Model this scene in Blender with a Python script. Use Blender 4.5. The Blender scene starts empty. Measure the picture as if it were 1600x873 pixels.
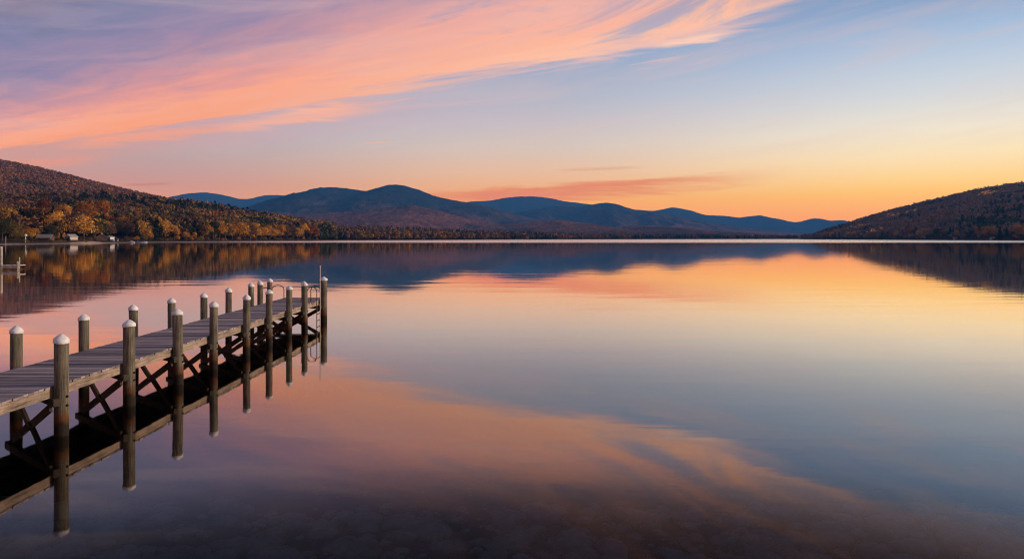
import bpy, bmesh, math, random
import numpy as np
from mathutils import Vector, Matrix

random.seed(7)
rng = np.random.default_rng(7)
C = bpy.context.scene.collection
SC = bpy.context.scene
F = 1111.0            # focal length in pixels of a 1600 wide frame
HZ = 372.0            # row of the horizon
H = 4.0               # height of the eye above the lake
HAZE, HFAR, HTOP = 5.8e-5, 16600.0, 1080.0


def at(px, py, Y):
    return Vector(((px - 800) / F * Y, Y, H + (HZ - py) / F * Y))


def srgb(r, g, b, k=1.0):
    out = []
    for c in (r, g, b):
        c = c / 255.0
        out.append((c / 12.92 if c <= 0.04045 else ((c + 0.055) / 1.055) ** 2.4) * k)
    return (out[0], out[1], out[2], 1.0)


# ------------------------------------------------------------------ tagging
def tag(o, label=None, cat=None, group=None, kind=None):
    if label: o['label'] = label
    if cat: o['category'] = cat
    if group: o['group'] = group
    if kind: o['kind'] = kind
    return o


def empty(name, loc, rz=0.0, label=None, cat=None, group=None):
    o = bpy.data.objects.new(name, None)
    o.location = loc
    o.rotation_euler = (0, 0, rz)
    o.empty_display_size = 0.2
    C.objects.link(o)
    return tag(o, label, cat, group)


def link_mesh(name, me, mat, parent=None):
    o = bpy.data.objects.new(name, me)
    if mat is not None and len(me.materials) == 0:
        me.materials.append(mat)
    C.objects.link(o)
    o.parent = parent
    return o


def obj(name, bm, mat, parent=None, smooth=False):
    me = bpy.data.meshes.new(name)
    bm.normal_update()
    bm.to_mesh(me)
    bm.free()
    if smooth:
        for p in me.polygons: p.use_smooth = True
    return link_mesh(name, me, mat, parent)


def np_mesh(name, verts, faces, mat, parent=None, smooth=False, kind=None):
    """faces: (n,4) or (n,3) int array"""
    me = bpy.data.meshes.new(name)
    verts = np.ascontiguousarray(verts, dtype=np.float32)
    faces = np.ascontiguousarray(faces, dtype=np.int32)
    k = faces.shape[1]
    me.vertices.add(len(verts)); me.vertices.foreach_set('co', verts.ravel())
    me.loops.add(faces.size); me.loops.foreach_set('vertex_index', faces.ravel())
    me.polygons.add(len(faces))
    me.polygons.foreach_set('loop_start', np.arange(0, faces.size, k, dtype=np.int32))
    me.polygons.foreach_set('loop_total', np.full(len(faces), k, dtype=np.int32))
    me.polygons.foreach_set('use_smooth', np.full(len(faces), bool(smooth)))
    me.update(calc_edges=True)
    o = link_mesh(name, me, mat, parent)
    if kind: o['kind'] = kind
    return o


# ------------------------------------------------------------------ bmesh shapes
def add_box(bm, lo, hi, mtx=None):
    vs = [bm.verts.new(p) for p in [(lo[0], lo[1], lo[2]), (hi[0], lo[1], lo[2]), (hi[0], hi[1], lo[2]), (lo[0], hi[1], lo[2]),
                                    (lo[0], lo[1], hi[2]), (hi[0], lo[1], hi[2]), (hi[0], hi[1], hi[2]), (lo[0], hi[1], hi[2])]]
    for f in [(0, 3, 2, 1), (4, 5, 6, 7), (0, 1, 5, 4), (1, 2, 6, 5), (2, 3, 7, 6), (3, 0, 4, 7)]:
        bm.faces.new([vs[i] for i in f])
    if mtx is not None:
        for v in vs: v.co = mtx @ v.co
    return vs


def add_beam(bm, a, b, w, t, up=(0, 0, 1)):
    """board from a to b; w = size along (up-ish), t = thickness"""
    a, b = Vector(a), Vector(b)
    d = (b - a); L = d.length; d.normalize()
    u = Vector(up); s = d.cross(u).normalized(); u = s.cross(d).normalized()
    m = Matrix((d, s, u)).transposed().to_4x4(); m.translation = a
    return add_box(bm, (0, -t / 2, -w / 2), (L, t / 2, w / 2), m)


def add_lathe(bm, prof, n=20, center=(0, 0, 0), jitter=0.0, seed=0):
    r_ = random.Random(seed)
    rings = []
    ph = [1 + jitter * r_.uniform(-1, 1) for _ in range(n)]
    for r, z in prof:
        if r < 1e-5:
            rings.append([bm.verts.new((center[0], center[1], center[2] + z))])
        else:
            rings.append([bm.verts.new((center[0] + r * ph[i] * math.cos(2 * math.pi * i / n),
                                        center[1] + r * ph[i] * math.sin(2 * math.pi * i / n), center[2] + z)) for i in range(n)])
    for a, b in zip(rings, rings[1:]):
        for i in range(n):
            j = (i + 1) % n
            if len(a) == 1 and len(b) == 1: continue
            if len(a) == 1: bm.faces.new((a[0], b[j], b[i]))
            elif len(b) == 1: bm.faces.new((a[i], a[j], b[0]))
            else: bm.faces.new((a[i], a[j], b[j], b[i]))


def add_tube(bm, pts, r, n=8):
    pts = [Vector(p) for p in pts]
    rings = []
    for i, p in enumerate(pts):
        d = (pts[min(i + 1, len(pts) - 1)] - pts[max(i - 1, 0)]).normalized()
        up = Vector((0, 1, 0)) if abs(d.y) < 0.9 else Vector((1, 0, 0))
        s = d.cross(up).normalized(); u = s.cross(d).normalized()
        rr = r[i] if isinstance(r, (list, tuple)) else r
        rings.append([bm.verts.new(p + (s * math.cos(2 * math.pi * k / n) + u * math.sin(2 * math.pi * k / n)) * rr) for k in range(n)])
    for a, b in zip(rings, rings[1:]):
        for k in range(n):
            bm.faces.new((a[k], a[(k + 1) % n], b[(k + 1) % n], b[k]))
    bm.faces.new(rings[0][::-1]); bm.faces.new(rings[-1])


# ------------------------------------------------------------------ node helper
class NT:
    def __init__(self, tree):
        self.t = tree
        tree.nodes.clear()

    def n(self, typ, **kw):
        nd = self.t.nodes.new(typ)
        for k, v in kw.items(): setattr(nd, k, v)
        return nd

    def set(self, sock, v):
        if isinstance(v, bpy.types.NodeSocket): self.t.links.new(v, sock)
        elif v is not None: sock.default_value = v

    def m(self, op, a, b=None, c=None, clamp=False):
        nd = self.n('ShaderNodeMath', operation=op, use_clamp=clamp)
        for s, v in zip(nd.inputs, (a, b, c)): self.set(s, v)
        return nd.outputs[0]

    def add(self, a, b): return self.m('ADD', a, b)
    def sub(self, a, b): return self.m('SUBTRACT', a, b)
    def mul(self, a, b): return self.m('MULTIPLY', a, b)
    def div(self, a, b): return self.m('DIVIDE', a, b)

    def step(self, x, lo, hi, kind='SMOOTHSTEP', a=0.0, b=1.0):
        nd = self.n('ShaderNodeMapRange', interpolation_type=kind)
        self.set(nd.inputs[0], x); self.set(nd.inputs[1], lo); self.set(nd.inputs[2], hi)
        self.set(nd.inputs[3], a); self.set(nd.inputs[4], b)
        return nd.outputs[0]

    def xyz(self, x, y, z):
        nd = self.n('ShaderNodeCombineXYZ')
        for s, v in zip(nd.inputs, (x, y, z)): self.set(s, v)
        return nd.outputs[0]

    def sep(self, v):
        nd = self.n('ShaderNodeSeparateXYZ'); self.set(nd.inputs[0], v)
        return nd.outputs

    def noise(self, vec, scale, detail=4, rough=0.5, dist=0.0, col=False):
        nd = self.n('ShaderNodeTexNoise')
        self.set(nd.inputs['Vector'], vec); nd.inputs['Scale'].default_value = scale
        nd.inputs['Detail'].default_value = detail; nd.inputs['Roughness'].default_value = rough
        nd.inputs['Distortion'].default_value = dist
        return nd.outputs[1 if col else 0]

    def ramp(self, fac, stops, interp='EASE'):
        nd = self.n('ShaderNodeValToRGB')
        cr = nd.color_ramp; cr.interpolation = interp
        while len(cr.elements) > 1: cr.elements.remove(cr.elements[0])
        cr.elements[0].position = stops[0][0]; cr.elements[0].color = stops[0][1]
        for p, c in stops[1:]:
            e = cr.elements.new(p); e.color = c
        self.set(nd.inputs[0], fac)
        return nd.outputs[0]

    def mix(self, fac, a, b, blend='MIX'):
        nd = self.n('ShaderNodeMix', data_type='RGBA', blend_type=blend)
        self.set(nd.inputs[0], fac); self.set(nd.inputs[6], a); self.set(nd.inputs[7], b)
        return nd.outputs[2]

    def mapping(self, vec, scale=(1, 1, 1), rot=(0, 0, 0), loc=(0, 0, 0)):
        nd = self.n('ShaderNodeMapping')
        self.set(nd.inputs[0], vec)
        nd.inputs['Scale'].default_value = scale; nd.inputs['Rotation'].default_value = rot; nd.inputs['Location'].default_value = loc
        return nd.outputs[0]


def new_mat(name):
    m = bpy.data.materials.new(name); m.use_nodes = True
    return m, NT(m.node_tree)


def finish(m, t, color, rough=0.8, bump=None, bump_d=0.01, metal=0.0, spec=None, bump_s=1.0):
    p = t.n('ShaderNodeBsdfPrincipled')
    t.set(p.inputs['Base Color'], color); t.set(p.inputs['Roughness'], rough); t.set(p.inputs['Metallic'], metal)
    if spec is not None: p.inputs['Specular IOR Level'].default_value = spec
    if bump is not None:
        b = t.n('ShaderNodeBump'); b.inputs['Distance'].default_value = bump_d; b.inputs['Strength'].default_value = bump_s
        t.set(b.inputs['Height'], bump); t.t.links.new(b.outputs[0], p.inputs['Normal'])
    o = t.n('ShaderNodeOutputMaterial'); t.t.links.new(p.outputs[0], o.inputs[0])
    return m


def coords(t): return t.n('ShaderNodeTexCoord').outputs
def wpos(t): return t.n('ShaderNodeNewGeometry').outputs['Position']


# ------------------------------------------------------------------ materials
def mat_wood(name, dark, light, grain_axis, stain=False, scale=1.0, rough=0.85, algae=False):
    """weathered timber; grain runs along grain_axis (0,1,2)"""
    m, t = new_mat(name)
    P = wpos(t)
    s = [22 * scale] * 3; s[grain_axis] = 1.3 * scale
    g = t.noise(t.mapping(P, tuple(s)), 1.0, 6, 0.65, 0.6)
    big = t.noise(P, 1.7, 3, 0.6)
    fine = t.noise(P, 40, 3, 0.6)
    f = t.add(t.mul(g, 0.62), t.add(t.mul(big, 0.3), t.mul(fine, 0.18)))
    col = t.ramp(f, [(0.40, dark), (0.66, light)], 'LINEAR')
    if stain:
        z = t.sep(P)[2]
        wob = t.add(z, t.mul(t.sub(t.noise(P, 5, 3, 0.6), 0.5), 0.34))
        col = t.mix(t.step(wob, 0.62, 0.34), col, srgb(96, 62, 40))         # rusty band above the waterline
        col = t.mix(t.step(wob, 0.36, 0.20), col, srgb(38, 33, 26))         # wet, weedy foot
    if stain:   # bird droppings run down from under some of the caps
        dr = t.mul(t.step(t.noise(t.mapping(P, (9, 9, 0.7)), 1.0, 3, 0.6), 0.60, 0.68), t.step(t.add(z, t.mul(t.noise(P, 7, 3, 0.6), 0.5)), 1.55, 2.2))
        col = t.mix(t.mul(dr, 0.55), col, srgb(190, 184, 172))
    # knots and checks
    ck = t.step(t.noise(t.mapping(P, tuple(x * 1.9 for x in s)), 1.0, 2, 0.5), 0.66, 0.74)
    col = t.mix(t.mul(ck, 0.6), col, srgb(30, 27, 25))
    return finish(m, t, col, rough, bump=f, bump_d=0.02, spec=0.25)


M = {}
M['post'] = mat_wood('piling_wood', srgb(46, 43, 39), srgb(134, 126, 110), 2, stain=True)
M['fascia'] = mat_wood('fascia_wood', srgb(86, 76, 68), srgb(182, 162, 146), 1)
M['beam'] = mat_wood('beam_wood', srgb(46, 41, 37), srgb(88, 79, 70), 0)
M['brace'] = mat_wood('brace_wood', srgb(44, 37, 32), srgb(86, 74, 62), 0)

# deck: every plank its own tone
m, t = new_mat('deck_wood')
P = wpos(t); y = t.sep(P)[1]
pid = t.m('FLOOR', t.div(y, 0.15))
wn = t.n('ShaderNodeTexWhiteNoise', noise_dimensions='1D'); t.set(wn.inputs['W'], pid)
g = t.noise(t.mapping(P, (1.2, 30, 10)), 1.0, 6, 0.65, 0.5)
blot = t.noise(P, 2.2, 4, 0.6)
f = t.add(t.mul(wn.outputs[0], 0.50), t.add(t.mul(g, 0.44), t.mul(blot, 0.34)))
f = t.sub(f, 0.10)
col = t.ramp(f, [(0.25, srgb(98, 90, 94)), (0.55, srgb(148, 136, 138)), (0.85, srgb(190, 174, 170))], 'LINEAR')
finish(m, t, col, 0.7, bump=t.add(t.mul(g, 0.7), t.mul(wn.outputs[0], 0.6)), bump_d=0.012, spec=0.3)
M['deck'] = m

m, t = new_mat('cap_plastic')
P = wpos(t)
col = t.ramp(t.noise(P, 9, 4, 0.6), [(0.3, (0.62, 0.63, 0.66, 1)), (0.6, (0.86, 0.86, 0.88, 1))], 'LINEAR')
finish(m, t, col, 0.5, spec=0.4); M['cap'] = m


def flat_mat(name, c, rough=0.7, var=0.25, scale=4.0, metal=0.0):
    m, t = new_mat(name)
    d = tuple(x * (1 - var) for x in c[:3]) + (1,); l = tuple(min(1, x * (1 + var)) for x in c[:3]) + (1,)
    col = t.ramp(t.noise(wpos(t), scale, 4, 0.6), [(0.3, d), (0.7, l)], 'LINEAR')
    return finish(m, t, col, rough, metal=metal)


M['steel'] = flat_mat('ladder_steel', srgb(92, 88, 86), 0.5, 0.2, 8, 0.6)
M['white'] = flat_mat('white_paint', (0.78, 0.77, 0.75, 1), 0.6, 0.1, 0.8)
M['greyboard'] = flat_mat('pale_weathered_board', srgb(208, 196, 190), 0.8, 0.25, 2.0)
M['offwhite'] = flat_mat('off_white_siding', srgb(190, 182, 178), 0.7, 0.15, 0.8)
M['bolt'] = flat_mat('bolt_iron', srgb(50, 44, 40), 0.6, 0.2, 20, 0.7)
M['roof'] = flat_mat('roof_shingle', srgb(120, 112, 112), 0.9, 0.25, 1.5)
M['paleroof'] = flat_mat('pale_roof_metal', srgb(158, 148, 148), 0.7, 0.2, 0.7)
M['brownwall'] = flat_mat('brown_siding', srgb(92, 70, 58), 0.9, 0.2, 1.2)
M['glass'] = flat_mat('window_glass', srgb(40, 44, 52), 0.15, 0.1, 1.0)
M['door'] = flat_mat('door_paint', srgb(110, 60, 48), 0.6, 0.1, 1.0)
M['stone'] = flat_mat('pebble_stone', srgb(184, 176, 162), 0.85, 0.55, 2.3)
M['bark'] = flat_mat('bark', srgb(78, 64, 54), 0.95, 0.35, 1.5)
M['palebark'] = flat_mat('pale_bark', srgb(190, 178, 166), 0.9, 0.25, 1.5)
M['boathull'] = flat_mat('boat_hull_paint', srgb(205, 208, 218), 0.35, 0.08, 0.8)
M['boatblue'] = flat_mat('boat_canvas', srgb(70, 92, 138), 0.7, 0.1, 0.8)

# leaves: colour of the single tree comes from the object, every leaf cluster varies a little
m, t = new_mat('leaf')
oi = t.n('ShaderNodeObjectInfo')
P = wpos(t)
v1 = t.noise(P, 0.35, 3, 0.6)
v2 = t.noise(P, 1.6, 2, 0.6)
f = t.add(t.mul(v1, 0.6), t.mul(v2, 0.4))
hsv = t.n('ShaderNodeHueSaturation')
t.set(hsv.inputs['Hue'], t.step(v1, 0.3, 0.7, 'LINEAR', 0.482, 0.515))
t.set(hsv.inputs['Value'], t.step(f, 0.3, 0.7, 'LINEAR', 0.55, 1.5))
hsv.inputs['Saturation'].default_value = 1.0
t.set(hsv.inputs['Color'], oi.outputs['Color'])
dif = t.n('ShaderNodeBsdfDiffuse'); t.t.links.new(hsv.outputs[0], dif.inputs[0])
tr = t.n('ShaderNodeBsdfTranslucent'); t.t.links.new(hsv.outputs[0], tr.inputs[0])
mx = t.n('ShaderNodeMixShader'); mx.inputs[0].default_value = 0.2
t.t.links.new(dif.outputs[0], mx.inputs[1]); t.t.links.new(tr.outputs[0], mx.inputs[2])
o = t.n('ShaderNodeOutputMaterial'); t.t.links.new(mx.outputs[0], o.inputs[0])
M['leaf'] = m

# forest as a mass: colour of each tree stored on its points
m, t = new_mat('forest_leaf')
at_ = t.n('ShaderNodeAttribute', attribute_name='tint')
v = t.noise(wpos(t), 0.25, 3, 0.65)
col = t.mix(1.0, at_.outputs['Color'], t.ramp(v, [(0.3, (0.55, 0.55, 0.55, 1)), (0.7, (1.4, 1.4, 1.4, 1))], 'LINEAR'), 'MULTIPLY')
d = t.n('ShaderNodeBsdfDiffuse'); t.t.links.new(col, d.inputs[0])
o = t.n('ShaderNodeOutputMaterial'); t.t.links.new(d.outputs[0], o.inputs[0])
M['forest'] = m

# land under the trees, with a stony rim at the water
m, t = new_mat('ground')
P = wpos(t); z = t.sep(P)[2]
litter = t.ramp(t.noise(P, 0.12, 5, 0.65), [(0.3, srgb(44, 32, 22)), (0.5, srgb(74, 50, 30)), (0.7, srgb(60, 54, 30))], 'LINEAR')
rim = t.ramp(t.noise(P, 0.5, 4, 0.7), [(0.35, srgb(90, 80, 76)), (0.65, srgb(165, 150, 146))], 'LINEAR')
col = t.mix(t.step(t.add(z, t.mul(t.noise(P, 0.04, 3, 0.6), 0.8)), 1.15, 0.85), litter, rim)
finish(m, t, col, 0.95, spec=0.1); M['ground'] = m

m, t = new_mat('lawn_grass')
col = t.ramp(t.noise(wpos(t), 0.3, 5, 0.7), [(0.3, srgb(88, 72, 30)), (0.7, srgb(140, 104, 44))], 'LINEAR')
finish(m, t, col, 0.95, spec=0.1); M['lawn'] = m
m, t = new_mat('beach_sand')
col = t.ramp(t.noise(wpos(t), 0.5, 5, 0.7), [(0.3, srgb(175, 150, 138)), (0.7, srgb(225, 200, 186))], 'LINEAR')
finish(m, t, col, 0.9, spec=0.1); M['sand'] = m


def mat_mountain(name, low, mid, high, z0, z1):
    m, t = new_mat(name)
    P = wpos(t); z = t.sep(P)[2]
    big = t.noise(P, 0.0016, 5, 0.6)
    patch = t.noise(t.mapping(P, (1, 0.5, 2)), 0.006, 5, 0.7)
    tree = t.noise(t.mapping(P, (1, 0.45, 1)), 0.03, 4, 0.8)
    k = t.add(t.step(z, z0, z1, 'LINEAR'), t.mul(t.sub(t.add(big, patch), 1.0), 1.25))
    col = t.ramp(k, [(0.0, low), (0.45, mid), (0.9, high)], 'LINEAR')
    col = t.mix(1.0, col, t.ramp(tree, [(0.32, (0.35, 0.35, 0.4, 1)), (0.68, (1.55, 1.5, 1.45, 1))], 'LINEAR'), 'MULTIPLY')
    return finish(m, t, col, 1.0, bump=tree, bump_d=26, spec=0.0)


M['mtn_a'] = mat_mountain('far_forest', srgb(44, 46, 44), srgb(38, 44, 44), srgb(36, 44, 46), 100, 700)
M['mtn_b'] = mat_mountain('mountain_forest', srgb(124, 80, 66), srgb(70, 56, 50), srgb(34, 40, 40), 40, 560)
M['mtn_c'] = mat_mountain('foothill_forest', srgb(84, 64, 54), srgb(136, 88, 72), srgb(100, 70, 60), 20, 260)


# ------------------------------------------------------------------ noise for terrain
def vnoise(x, y, seed=0):
    xi = np.floor(x).astype(np.int64); yi = np.floor(y).astype(np.int64)
    xf = x - xi; yf = y - yi
    def hsh(a, b):
        n = (a * 374761393 + b * 668265263 + seed * 1442695040888963) & 0xffffffff
        n = ((n ^ (n >> 13)) * 1274126177) & 0xffffffff
        return ((n ^ (n >> 16)) & 0xffff) / 65535.0
    u = xf * xf * (3 - 2 * xf); v = yf * yf * (3 - 2 * yf)
    return (hsh(xi, yi) * (1 - u) + hsh(xi + 1, yi) * u) * (1 - v) + (hsh(xi, yi + 1) * (1 - u) + hsh(xi + 1, yi + 1) * u) * v


def fbm(x, y, seed=0, oct=5, gain=0.5):
    s = 0; a = 1; tot = 0
    for i in range(oct):
        s = s + a * vnoise(x * 2 ** i + 17.3 * i, y * 2 ** i + 9.1 * i, seed + i); tot += a; a *= gain
    return s / tot


def ip(x, pts):
    xs, ys = zip(*pts)
    return np.interp(x, xs, ys)


def smooth_ip(x, pts, r=14.0):
    return sum(ip(x + d * r, pts) * w for d, w in ((-1, .15), (-.5, .2), (0, .3), (.5, .2), (1, .15)))


def sstep(x, a, b):
    t_ = np.clip((x - a) / (b - a), 0, 1)
    return t_ * t_ * (3 - 2 * t_)


SHORE = [(-700, 300), (-400, 380), (0, 448), (60, 486), (130, 523), (200, 620), (300, 740), (400, 900), (490, 1080), (600, 1270), (700, 1480),
         (800, 1780), (900, 2150), (1100, 2600), (1238, 2900), (1256, 2330), (1300, 2000), (1400, 1590), (1500, 1350), (1600, 1170), (1800, 950), (2300, 760)]
TIER = [(-700, 290), (-250, 298), (0, 305), (120, 303), (250, 309), (280, 312), (350, 322), (420, 335), (480, 346), (560, 351), (700, 357), (800, 361), (950, 366), (1250, 369), (2300, 370)]
BACK = [(-700, 110), (-300, 190), (0, 250), (50, 260), (100, 272), (150, 285), (200, 297), (250, 308), (300, 318), (400, 340), (500, 362), (600, 372), (2300, 372)]
RIGHT = [(-700, 390), (1240, 380), (1256, 372), (1280, 361), (1320, 349), (1350, 339), (1400, 325), (1450, 313), (1500, 301), (1540, 292), (1600, 284), (1700, 272), (1900, 255), (2300, 240)]


def d0(px):
    return ip(px, SHORE) * (1 + 0.012 * (fbm(px / 23.0, px * 0 + 3.3, 5, 3) - 0.5))


def ground_z(px, Y):
    s0 = d0(px); off = Y - s0
    wid = ip(px, [(-700, 650), (480, 650), (600, 500), (2300, 500)])
    zr = np.maximum(4 + (HZ - ip(px, TIER)) / F * (s0 + wid) - 17, 2.0)
    s = np.clip(off / wid, 0, 1.0)
    front = 0.9 + zr * np.power(s, 1.45)
    X = (px - 800) / F * Y
    # hill behind the left shore
    zb = 4 + (HZ - smooth_ip(px, BACK)) / F * 2600 - 13
    sb = (Y - 1000) / 1600.0
    pb = np.where(sb < 1, sstep(sb, -0.15, 1.15), np.clip(1 - (sb - 1) * 0.35, 0.2, 1)) / sstep(np.array(1.0), -0.15, 1.15)
    back = zb * np.clip(pb, 0, 1) * (px < 640) + (fbm(X / 260, Y / 260, 21) - 0.5) * 36 * np.clip(sb, 0, 1) * (1 - np.clip(sb, 0, 1))
    # hill on the right shore
    zq = 4 + (HZ - smooth_ip(px, RIGHT)) / F * 2650 - 14
    sq = np.clip(off / np.maximum(2650 - s0, 200), 0, 3)
    pq = np.where(sq < 1, np.power(sq, 0.9) * (1.0), np.clip(1 - (sq - 1) * 0.4, 0.1, 1))
    right = 0.9 + np.maximum(zq, 0) * pq * (px > 1236) + (fbm(X / 240, Y / 240, 31) - 0.5) * 40 * np.clip(sq, 0, 1) * np.clip(1 - sq, 0, 1) * (px > 1250)
    z = np.maximum(np.maximum(front, back), right)
    z = z + (fbm(X / 60, Y / 60, 41, 4) - 0.5) * 3.0 * sstep(off, 20, 160)
    beach = np.where(off < 0, off * 0.12, np.minimum(z, 0.0 + off * 0.09))
    return np.where(off < 18, np.minimum(beach, z), z)


pxs = np.concatenate([np.arange(-700, -150, 25), np.arange(-150, 1750, 5), np.arange(1750, 2301, 25)]).astype(float)
offs = np.concatenate([[-60, -12, -4, 0, 4, 9, 14, 20, 30, 45, 60, 80], np.arange(105, 900, 30), np.arange(900, 2400, 90), [2600, 3200, 4500, 7000, 12500]]).astype(float)
PX, OF = np.meshgrid(pxs, offs)
YY = d0(PX) + OF
ZZ = ground_z(PX, YY)
XX = (PX - 800) / F * YY
nr, nc = PX.shape
idx = np.arange(nr * nc).reshape(nr, nc)
quads = np.stack([idx[:-1, :-1], idx[:-1, 1:], idx[1:, 1:], idx[1:, :-1]], -1).reshape(-1, 4)
np_mesh('ground', np.stack([XX, YY, ZZ], -1).reshape(-1, 3), quads, M['ground'], smooth=True, kind='structure')


def drape(name, pxr, offr, mat, lift=0.12, n=30):
    a, b = np.meshgrid(np.linspace(*pxr, n), np.linspace(0, 1, 12))
    edge = (fbm(a / 9.0, a * 0 + 1.7, 77, 3) - 0.5) * 14
    o_ = offr[0] + b * (offr[1] - offr[0] + edge * (b > 0.5))
    taper = np.clip(np.minimum(a - pxr[0], pxr[1] - a) / ((pxr[1] - pxr[0]) * 0.15), 0.08, 1)
    o_ = offr[0] + (o_ - offr[0]) * taper
    y_ = d0(a) + o_
    v = np.stack([(a - 800) / F * y_, y_, ground_z(a, y_) + lift], -1).reshape(-1, 3)
    i_ = np.arange(a.size).reshape(a.shape)
    q = np.stack([i_[:-1, :-1], i_[:-1, 1:], i_[1:, 1:], i_[1:, :-1]], -1).reshape(-1, 4)
    return np_mesh(name, v, q, mat, smooth=True, kind='structure')


drape('beach', (104, 166), (1.0, 11), M['sand'], 0.10)
drape('lawn', (78, 150), (11.5, 62), M['lawn'], 0.14)


# ------------------------------------------------------------------ mountains
def mountain(name, ridge, Yr, Yf, mat, seed, pr, step=3.0, rows=90, spur=0.30, power=1.25, depth_back=1500, wob=1.2):
    px = np.arange(pr[0], pr[1] + 0.1, step)
    v = np.concatenate([np.linspace(0, 1, rows), 1 + np.linspace(0.03, 1, 14)])
    A, V = np.meshgrid(px, v)
    Y = np.where(V <= 1, Yf + (Yr - Yf) * V, Yr + (V - 1) * depth_back)
    X = (A - 800) / F * Yr * (0.75 + 0.25 * Y / Yr)
    col = smooth_ip(A, ridge, 7) - wob * (fbm(A / 14.0, A * 0 + seed, seed, 4, 0.55) - 0.5)
    zr = np.maximum(H + (HZ - col) / F * Yr, 3)
    warp = (fbm(X / 900, Y / 900, seed + 3) - 0.5) * 900
    n1 = 1 - np.abs(2 * fbm((X + warp) / 820, Y / 2400, seed + 7, 5, 0.5) - 1)
    n2 = fbm(X / 260, Y / 420, seed + 11, 5, 0.55)
    env = np.where(V <= 1, 4 * V * (1 - V), 0)
    prof = np.where(V <= 1, np.power(np.clip(V, 0, 1), power), np.clip(1 - (V - 1) * 0.9, 0, 1))
    Z = zr * prof + zr * spur * env * (n1 - 0.62) * 1.5 + zr * 0.10 * env * (n2 - 0.5)
    Z += (fbm(X / 45, Y / 45, seed + 15, 3, 0.6) - 0.5) * 14 * sstep(V, 0, 0.15)
    lim = H + (zr - H) * 0.985 * Y / Yr                      # nothing in front may stand above the crest line
    Z = np.where(V < 0.97, np.minimum(Z, lim), Z)
    Z = np.where(V <= 0.0, -2, Z)
    i_ = np.arange(A.size).reshape(A.shape)
    q = np.stack([i_[:-1, :-1], i_[:-1, 1:], i_[1:, 1:], i_[1:, :-1]], -1).reshape(-1, 4)
    return np_mesh(name, np.stack([X, Y, Z], -1).reshape(-1, 3), q, mat, smooth=True, kind='structure')


RA = [(-100, 330), (120, 318), (210, 313), (260, 309), (290, 303), (318, 300.5), (345, 304), (375, 311), (392, 310.5), (408, 305.5), (430, 304.5), (452, 305.5), (480, 312), (560, 320), (680, 322), (735, 315), (765, 313.5),
      (790, 309), (820, 306.5), (850, 308), (885, 315), (920, 319), (960, 326), (1000, 328), (1022, 330), (1052, 323.5), (1080, 329), (1100, 336), (1130, 337), (1155, 340), (1185, 336), (1205, 340), (1217, 342), (1235, 347), (1248, 347.5), (1268, 341.5), (1285, 342), (1298, 346),
      (1312, 343), (1335, 347), (1400, 346), (1500, 350), (1700, 345), (1900, 350)]
RB = [(330, 372), (380, 345), (410, 327), (440, 313), (470, 300), (495, 293.5), (515, 292), (540, 294), (570, 298.5), (590, 294), (605, 289.5), (617, 288), (635, 290.5), (655, 297), (680, 307), (705, 312), (740, 318), (775, 326), (810, 336), (850, 344), (900, 352), (960, 361), (1010, 369), (1050, 372)]
RD = [(760, 345), (800, 334), (830, 327), (868, 322.5), (905, 323.5), (930, 318.5), (947, 316.5), (965, 319), (985, 326), (1000, 330), (1030, 331), (1060, 336), (1090, 345), (1130, 352), (1180, 360), (1230, 367), (1300, 372)]
RC = [(340, 360), (400, 346), (470, 335), (540, 331), (600, 325), (645, 321), (690, 330), (740, 344), (790, 351), (830, 347), (870, 344), (915, 349), (960, 356), (1000, 352), (1040, 354), (1090, 360), (1150, 364), (1230, 369), (1300, 371)]
mountain('mountain_range', RA, 14800, 12200, M['mtn_a'], 101, (-100, 1900), step=4, rows=50, spur=0.25)
mountain('mountain_range', RD, 11200, 7600, M['mtn_b'], 252, (760, 1300), step=2.4, rows=90, spur=0.34)
mountain('mountain_range', RB, 9200, 5600, M['mtn_b'], 202, (330, 1050), step=2.4, rows=110, spur=0.34)
mountain('foothills', RC, 5600, 3300, M['mtn_c'], 303, (340, 1300), step=2.4, rows=90, spur=0.3, wob=0.8)

# ------------------------------------------------------------------ water and lake bed
m, t = new_mat('lake_water')
P = wpos(t); xyz_ = t.sep(P); X_, Y_ = xyz_[0], xyz_[1]
swell = t.noise(t.mapping(P, (0.05, 0.55, 1)), 1.0, 3, 0.55)
rip = t.noise(t.mapping(P, (0.22, 2.1, 1)), 1.0, 3, 0.5)
long_ = t.noise(t.mapping(P, (0.10, 0.30, 1)), 1.0, 2, 0.5)
hgt = t.add(t.mul(long_, 0.016), t.add(t.mul(swell, 0.0058), t.mul(rip, 0.0011)))
calm = t.step(t.noise(t.mapping(P, (0.006, 0.03, 1)), 1.0, 3, 0.6), 0.35, 0.65)
wind = t.step(t.add(Y_, t.mul(t.sub(t.noise(t.mapping(P, (0.002, 0.01, 1)), 1.0, 2, 0.5), 0.5), 160)), 590, 680)
bump = t.n('ShaderNodeBump'); bump.inputs['Distance'].default_value = 1.0
t.set(bump.inputs['Strength'], t.step(calm, 0, 1, 'LINEAR', 0.35, 1.0)); t.set(bump.inputs['Height'], hgt)
gl = t.n('ShaderNodeBsdfGlossy'); gl.distribution = 'GGX'; gl.inputs['Color'].default_value = (1.0, 0.94, 0.89, 1)
t.set(gl.inputs['Roughness'], t.step(wind, 0, 1, 'LINEAR', 0.032, 0.22))
t.t.links.new(bump.outputs[0], gl.inputs['Normal'])
fr = t.n('ShaderNodeFresnel'); fr.inputs['IOR'].default_value = 1.36
rf_ = fr.outputs[0]
refl = t.mul(rf_, t.step(rf_, 0.09, 0.20, 'SMOOTHSTEP', 0.34, 1.0))
refl = t.add(refl, t.add(t.mul(t.step(rf_, 0.118, 0.20), 0.155), t.mul(t.step(rf_, 0.29, 0.56), 0.215)))
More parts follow.
